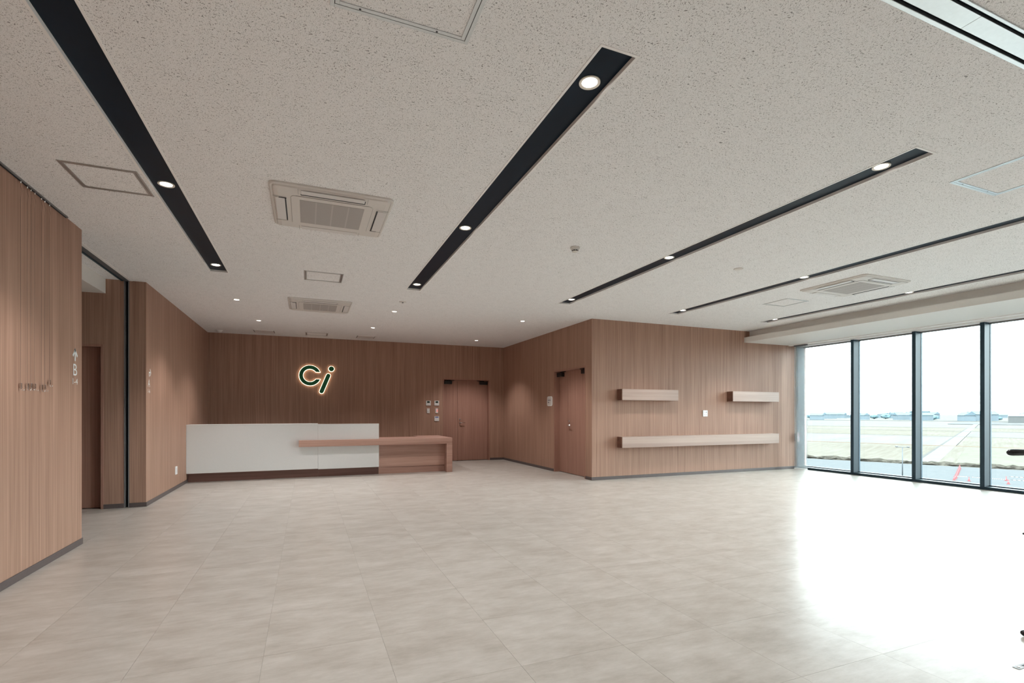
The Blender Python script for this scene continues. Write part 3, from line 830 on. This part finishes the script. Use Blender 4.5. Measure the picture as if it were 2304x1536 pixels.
t, a, b = plate_y('control_panel', 3.000, 3.120, 1.043, 1.168, YB, 'square white control panel with a blue display below the pink switch', 'control panel', 'plastic', g)
MB().box(-.040, .044, -.0155, -.0135, .026, .048).build('display', M['screen'], t); MB().box(-.026, -.004, -.0162, -.0154, .027, .038).box(.014, .034, -.0162, -.0154, .027, .038).build('digits', M['blue'], t)
MB().box(-.044, .044, -.0152, -.0135, -.050, .016).build('cover', M['flap'], t)
t, a, b = plate_y('wall_outlet', 7.516, 7.638, 1.178, 1.304, YC, 'white four-jack wall outlet between the wall shelves', 'outlet', 'signw')
m = MB()
for x in (-.032, .014):
    for z in (-.040, .012): m.box(x, x + .022, -.0155, -.0135, z, z + .028)
m.build('jack', M['flap'], t); MB().box(.018, .033, -.0165, -.0150, .018, .032).build('jack_socket', M['track'], t)
# low outlet on the far left wall
t = thing('wall_outlet', 'white wall outlet low on the far left wall beside the counter', 'outlet', (XL, 9.705, .308), rot=(0, 0, R(90)))
MB().prism(rrect(-.055, .055, -.065, .065, .006, 3), -.012, 0, 'y').build('plate', M['signw'], t, bevel=.002)
MB().box(-.02, .02, -.0135, -.0115, -.04, .04).build('socket', M['flap'], t)
# room sign beside the side door
t = thing('room_sign', 'small rounded white room sign on the wall left of the side double door', 'sign', (XR, 9.774, 1.505), rot=(0, 0, -R(90)))
MB().prism(rrect(-.12, .12, -.105, .105, .045, 8), -.010, 0, 'y').build('sign_plate', M['signw'], t, bevel=.003)
MB().prism(rrect(-.10, .10, -.088, .088, .03, 6), -.0115, -.0099, 'y').build('sign_face', M['acp'], t)
m = MB()
for i in range(4): m.box(-.075 + i*.034, -.075 + i*.034 + .024, -.0122, -.0114, .010, .034); 
for i in range(2): m.box(-.075 + i*.034, -.075 + i*.034 + .024, -.0122, -.0114, -.038, -.014)
m.build('sign_text', M['ink'], t)

# ------------------------------------------------------------------ equipment stand just outside the right edge, its rod ends showing
st = thing('equipment_stand', 'black stand whose rounded rod ends poke in at the right edge', 'stand', (3.92, 1.43, 0))
dx, dy = -.9255, .3786
def tip(u, z):
    r = (u - 1152) / 1127.72; s_, c_ = math.sin(R(22.248)), math.cos(R(22.248))
    # where the ray meets the arm line through the post
    ax, ay = s_ + r*c_, c_ - r*s_
    det = ax*(-dy) - ay*(-dx); k_ = (3.92*(-dy) - 1.43*(-dx)) / det
    return (ax*k_ - 3.92, ay*k_ - 1.43)
for nm, u, z, rr in (('upper_rod', 2266.5, 1.030, .0190), ('middle_rod', 2300.5, .575, .0100), ('lower_rod', 2297.5, .0186, .0185)):
    tx, ty = tip(u, z); L = math.hypot(tx, ty)
    P = lambda k_: (tx*(1-k_/L), ty*(1-k_/L), z)
    MB().tube([P(0), P(.003), P(.010), P(.022), P(.045), (0, 0, z)], [rr*.15, rr*.50, rr*.80, rr*.97, rr, rr], 20).build(nm, M['rubber'], st, smooth=True)
MB().tube([(0, 0, 0.02), (0, 0, 1.12)], .02, 16).build('post', M['rubber'], st, smooth=True)
MB().lathe([(0, .03), (.06, .028), (.13, .012), (.13, 0), (0, 0)], seg=28).build('foot', M['rubber'], st, smooth=True)
# metal floor guide
t = thing('floor_guide', 'small metal floor plate with a screw and a dark slot at the lower right corner', 'floor plate', (3.36, 1.336, 0), rot=(0, 0, -R(1)))
MB().box(-.145, .30, -.014, .014, 0, .002).build('plate', M['alud'], t)
MB().lathe([(0, .0045), (.006, .004), (.008, .002)], (-.118, .001, 0), 14).build('screw', M['steel'], t, smooth=True)
MB().box(-.088, .30, -.0045, .0045, .0015, .0026).build('slot', M['gap'], t)

# ------------------------------------------------------------------ outside: land seen through the windows
G = -9.5
A_ = (0.913, 0.408); B_ = (0.408, -0.913)
def W2(s, t): return (A_[0]*s + B_[0]*t, A_[1]*s + B_[1]*t)
def patch(name, s0, s1, t0, t1, mat, z, label=None, cat=None, group=None, structure=False):
    pts = [W2(s0, t0), W2(s1, t0), W2(s1, t1), W2(s0, t1)]
    m = MB().prism(pts[::-1] if False else pts, G + z - .25, G + z)
    o = m.build(name, M[mat])
    if structure: o['kind'] = 'structure'
    else: tag(o, label, cat, group)
    return o
struct('ground', MB().box(14, 3200, -1600, 3200, G - 2, G - .3), M['far_field'])
patch('ground_parking', 12, 133.5, -180, 260, 'asphalt', 0, structure=True)
patch('ground_verge', 133.5, 142, -180, 260, 'lane', .02, structure=True)
patch('ground_stubble', 142, 214.5, -180, -11.6, 'stubble', .03, structure=True)
patch('ground_lane', 142, 700, -11.6, -8.2, 'lane', .06, structure=True)
patch('ground_ditch', 142, 480, -12.2, -11.6, 'ditch', .08, structure=True)
patch('ground_strips', 142, 214.5, -8.2, -5.5, 'stubble', .05, structure=True)
patch('ground_green', 142, 214.5, -5.5, 260, 'green_field', .04, structure=True)
patch('ground_bank', 214.5, 216.8, -220, 300, 'orange', .10, structure=True)
patch('ground_plot', 216.8, 301, -260, -12, 'far_field', .04, structure=True)
patch('ground_plot', 216.8, 301, -8, 360, 'stubble', .04, structure=True)
patch('ground_ditch', 301, 303, -300, 400, 'ditch', .10, structure=True)
patch('ground_plot', 303, 390, -300, -12, 'stubble', .04, structure=True)
patch('ground_plot', 303, 390, -8, 420, 'far_field', .04, structure=True)
patch('ground_ditch', 390, 393, -400, 500, 'ditch', .10, structure=True)
patch('ground_plot', 393, 476, -400, 500, 'stubble', .04, structure=True)
patch('ground_ditch', 476, 482, -500, 600, 'ditch', .10, structure=True)
patch('ground_ploughed', 640, 780, -30, 40, 'ploughed', .12, structure=True)
patch('ground_ditch', 870, 880, -900, 700, 'ditch', .10, structure=True)
# painted parking lines (flat paint on the asphalt)
m = MB()
for s in [56 + 2.6 * i for i in range(29)]:
    pts = [W2(s, -70), W2(s + .16, -70), W2(s + .16, 60), W2(s, 60)]; m.prism(pts, G + .001, G + .012)
o = m.build('parking_lines', M['line']); tag(o, 'thin white parking lines painted on the grey lot below', 'road marking', kind='stuff')
# hedge: one clipped but ragged strip
bm = bmesh.new()
rows = []
nseg = 260
for i in range(nseg + 1):
    t_ = -110 + i * 1.1; ring = []
    for (ds, dz) in ((-1.1, 0), (-1.2, .25), (-.6, .5), (.6, .55), (1.2, .25), (1.1, 0)):
        p = W2(135.4 + ds + random.uniform(-.35, .35), t_ + random.uniform(-.3, .3))
        ring.append(bm.verts.new((p[0], p[1], G + max(0, dz + (random.uniform(-.25, .4) if dz else 0)))))
    rows.append(ring)
for a, b in zip(rows, rows[1:]):
    for k_ in range(5): bm.faces.new((a[k_], a[k_+1], b[k_+1], b[k_]))
me = bpy.data.meshes.new('hedge'); bm.to_mesh(me); bm.free(); me.materials.append(M['hedge'])
o = bpy.data.objects.new('hedge', me); COL.objects.link(o); tag(o, 'low ragged brown hedge between the parking lot and the fields', 'hedge')

# cones
CG = G + .0125
ORD = ['first','second','third','fourth','fifth','sixth','seventh','eighth','ninth','tenth','eleventh','twelfth','thirteenth','fourteenth','fifteenth']
def make_cone(loc, label):
    t = thing('traffic_cone', label, 'traffic cone', loc, 'red cones on the parking lot')
    MB().box(-.2, .2, -.2, .2, 0, .03).build('base', M['cone'], t)
    MB().lathe([(.15, .03), (.03, .70), (0, .70)], seg=14).build('cone_body', M['cone'], t, smooth=True)
    MB().lathe([(.098, .33), (.074, .47)], seg=14).build('reflective_band', M['cpink'], t, smooth=True)
    return t
M['cpink'] = plain('cone_band', (0.10, 0.055, 0.058), 0.6, grain=0.02)
cp = [((106.6, -4.2), 'red traffic cone at the near left end of the cone row'), ((106.7, -2.45), 'red traffic cone second from left in the near barrier'),
      ((106.5, -.2), 'red traffic cone just right of the third mullion'), ((111.6, 1.8), 'red traffic cone standing slightly behind the last one of the barrier'),
      ((106.4, 1.95), 'red traffic cone at the right end of the near barrier')]
c0 = None
for (s, t_), lab in cp:
    p = W2(s, t_)
    if c0 is None: c0 = make_cone((p[0], p[1], CG), lab)
    else: dup(c0, (p[0], p[1], CG), lab)
for i in range(15):
    p = W2(108.6 + i * 1.52, -4.15 - .01 * i)
    dup(c0, (p[0], p[1], CG), 'red traffic cone, %s from the near end of the long row' % ORD[i])
# barrier bars resting on the cones
def bar(s0, t0, s1, t1, label):
    p, q = W2(s0, t0), W2(s1, t1)
    L_ = math.hypot(q[0]-p[0], q[1]-p[1]); ux, uy = (q[0]-p[0])/L_*.27, (q[1]-p[1])/L_*.27
    p, q = (p[0]+ux, p[1]+uy), (q[0]-ux, q[1]-uy)
    n = 14; ma, mb_ = MB(), MB()
    for i in range(n):
        a, b = i / n, (i + 1) / n
        (ma if i % 2 else mb_).tube([(p[0]+(q[0]-p[0])*a, p[1]+(q[1]-p[1])*a, G + .68), (p[0]+(q[0]-p[0])*b, p[1]+(q[1]-p[1])*b, G + .68)], .02, 6)
    o = ma.build('cone_bar', M['signw']); tag(o, label, 'barrier bar', 'striped bars between the cones'); mb_.build('dark_stripe', M['hedge'], o)
bar(106.6, -4.2, 106.7, -2.45, 'striped bar linking the first two cones of the near barrier')
bar(106.7, -2.45, 106.5, -.2, 'striped bar linking the second and third cones')
bar(106.5, -.2, 106.4, 1.95, 'striped bar linking the third cone and the right end cone')
bar(111.6, 1.8, 111.6, 6.0, 'striped bar running right from the rear cone')
bar(106.4, 1.95, 106.4, 6.0, 'striped bar running right from the barrier end cone')
p = W2(106.4, 6.0)
dup(c0, (p[0], p[1], CG), 'red traffic cone outside the right edge holding the front bar')
p = W2(111.6, 6.0)
dup(c0, (p[0], p[1], CG), 'red traffic cone outside the right edge holding the rear bar')

# light pole
t = thing('light_pole', 'slim grey light pole with a short crosshead on the parking lot', 'light pole', (93.96, 53.88, G))
MB().tube([(0, 0, 0), (0, 0, 4.9)], [.09, .06], 12).build('pole', M['pole'], t, smooth=True)
q = B_
MB().tube([(-.95*q[0], -.95*q[1], 4.92), (.95*q[0], .95*q[1], 4.92)], .05, 8).build('crosshead', M['pole'], t)
for s_ in (-1, 1): MB().box(s_*.8*q[0]-.2, s_*.8*q[0]+.2, s_*.8*q[1]-.14, s_*.8*q[1]+.14, 4.96, 5.06).build('lamp_head', M['pole'], t)

# far houses, each wall block and pitched roof
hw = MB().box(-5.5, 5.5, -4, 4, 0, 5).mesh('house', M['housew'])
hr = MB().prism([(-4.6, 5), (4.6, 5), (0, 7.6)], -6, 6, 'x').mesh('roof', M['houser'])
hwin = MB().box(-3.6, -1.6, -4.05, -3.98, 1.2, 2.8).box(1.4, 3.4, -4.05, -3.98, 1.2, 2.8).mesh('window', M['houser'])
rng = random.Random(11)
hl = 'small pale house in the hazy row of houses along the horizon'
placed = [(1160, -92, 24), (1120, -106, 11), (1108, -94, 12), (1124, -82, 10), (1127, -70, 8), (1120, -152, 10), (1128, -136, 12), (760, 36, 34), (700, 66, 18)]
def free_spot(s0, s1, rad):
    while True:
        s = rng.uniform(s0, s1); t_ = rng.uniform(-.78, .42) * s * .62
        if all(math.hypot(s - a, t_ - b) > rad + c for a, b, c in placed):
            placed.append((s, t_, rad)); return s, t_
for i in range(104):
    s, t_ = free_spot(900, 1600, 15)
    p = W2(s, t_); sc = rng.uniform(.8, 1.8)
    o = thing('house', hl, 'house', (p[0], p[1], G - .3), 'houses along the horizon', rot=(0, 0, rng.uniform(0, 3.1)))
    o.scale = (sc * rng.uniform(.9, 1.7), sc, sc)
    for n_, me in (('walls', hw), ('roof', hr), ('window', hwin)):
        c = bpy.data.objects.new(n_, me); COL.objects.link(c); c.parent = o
# trees near them
def crown(seed, n=3):
    r_ = random.Random(seed); bm = bmesh.new(); bmesh.ops.create_icosphere(bm, subdivisions=n, radius=1)
    for v in bm.verts:
        v.co *= 1 + r_.uniform(-.16, .16); v.co.z = v.co.z * .75 + .85
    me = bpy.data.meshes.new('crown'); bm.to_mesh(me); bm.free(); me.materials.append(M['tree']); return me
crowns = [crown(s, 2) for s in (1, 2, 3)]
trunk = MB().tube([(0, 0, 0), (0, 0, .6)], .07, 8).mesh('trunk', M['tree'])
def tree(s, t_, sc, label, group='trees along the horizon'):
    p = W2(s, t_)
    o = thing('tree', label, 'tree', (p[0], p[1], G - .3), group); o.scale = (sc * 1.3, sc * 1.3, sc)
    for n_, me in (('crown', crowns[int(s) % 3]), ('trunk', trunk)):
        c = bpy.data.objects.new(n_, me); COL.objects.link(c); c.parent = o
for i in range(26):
    s, t_ = free_spot(960, 1450, 9); tree(s, t_, rng.uniform(3, 6), 'small haze-blue tree among the houses on the horizon')
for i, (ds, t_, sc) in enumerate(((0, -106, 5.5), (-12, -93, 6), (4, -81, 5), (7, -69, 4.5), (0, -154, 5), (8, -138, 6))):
    tree(1120 + ds, t_, sc, 'rounded haze-blue tree near the big grey-blue block, %s of the six from the right' % ('fourth', 'third', 'second', 'first', 'sixth', 'fifth')[i], 'trees before the big block')
# the big block and the two sheds
p = W2(1160, -92)
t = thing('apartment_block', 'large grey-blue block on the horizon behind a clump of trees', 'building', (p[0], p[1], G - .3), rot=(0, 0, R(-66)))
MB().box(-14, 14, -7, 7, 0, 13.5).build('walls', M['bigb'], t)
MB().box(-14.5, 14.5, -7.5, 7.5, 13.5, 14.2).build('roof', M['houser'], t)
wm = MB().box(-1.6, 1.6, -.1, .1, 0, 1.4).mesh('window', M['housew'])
for r_ in range(3):
    for c_ in range(4):
        o = bpy.data.objects.new('window', wm); COL.objects.link(o); o.parent = t; o.location = (-9.6 + c_*6.4, -7.05, 2 + r_*3.8)
for (s, t_, w, d, h, lab) in ((760, 36, 22, 16, 7.5, 'big white shed with a low roof beyond the fields at right'), (700, 66, 9, 10, 7, 'pale grey shed at the right edge beyond the fields')):
    p = W2(s, t_); t = thing('shed', lab, 'building', (p[0], p[1], G - .3), rot=(0, 0, R(-66)))
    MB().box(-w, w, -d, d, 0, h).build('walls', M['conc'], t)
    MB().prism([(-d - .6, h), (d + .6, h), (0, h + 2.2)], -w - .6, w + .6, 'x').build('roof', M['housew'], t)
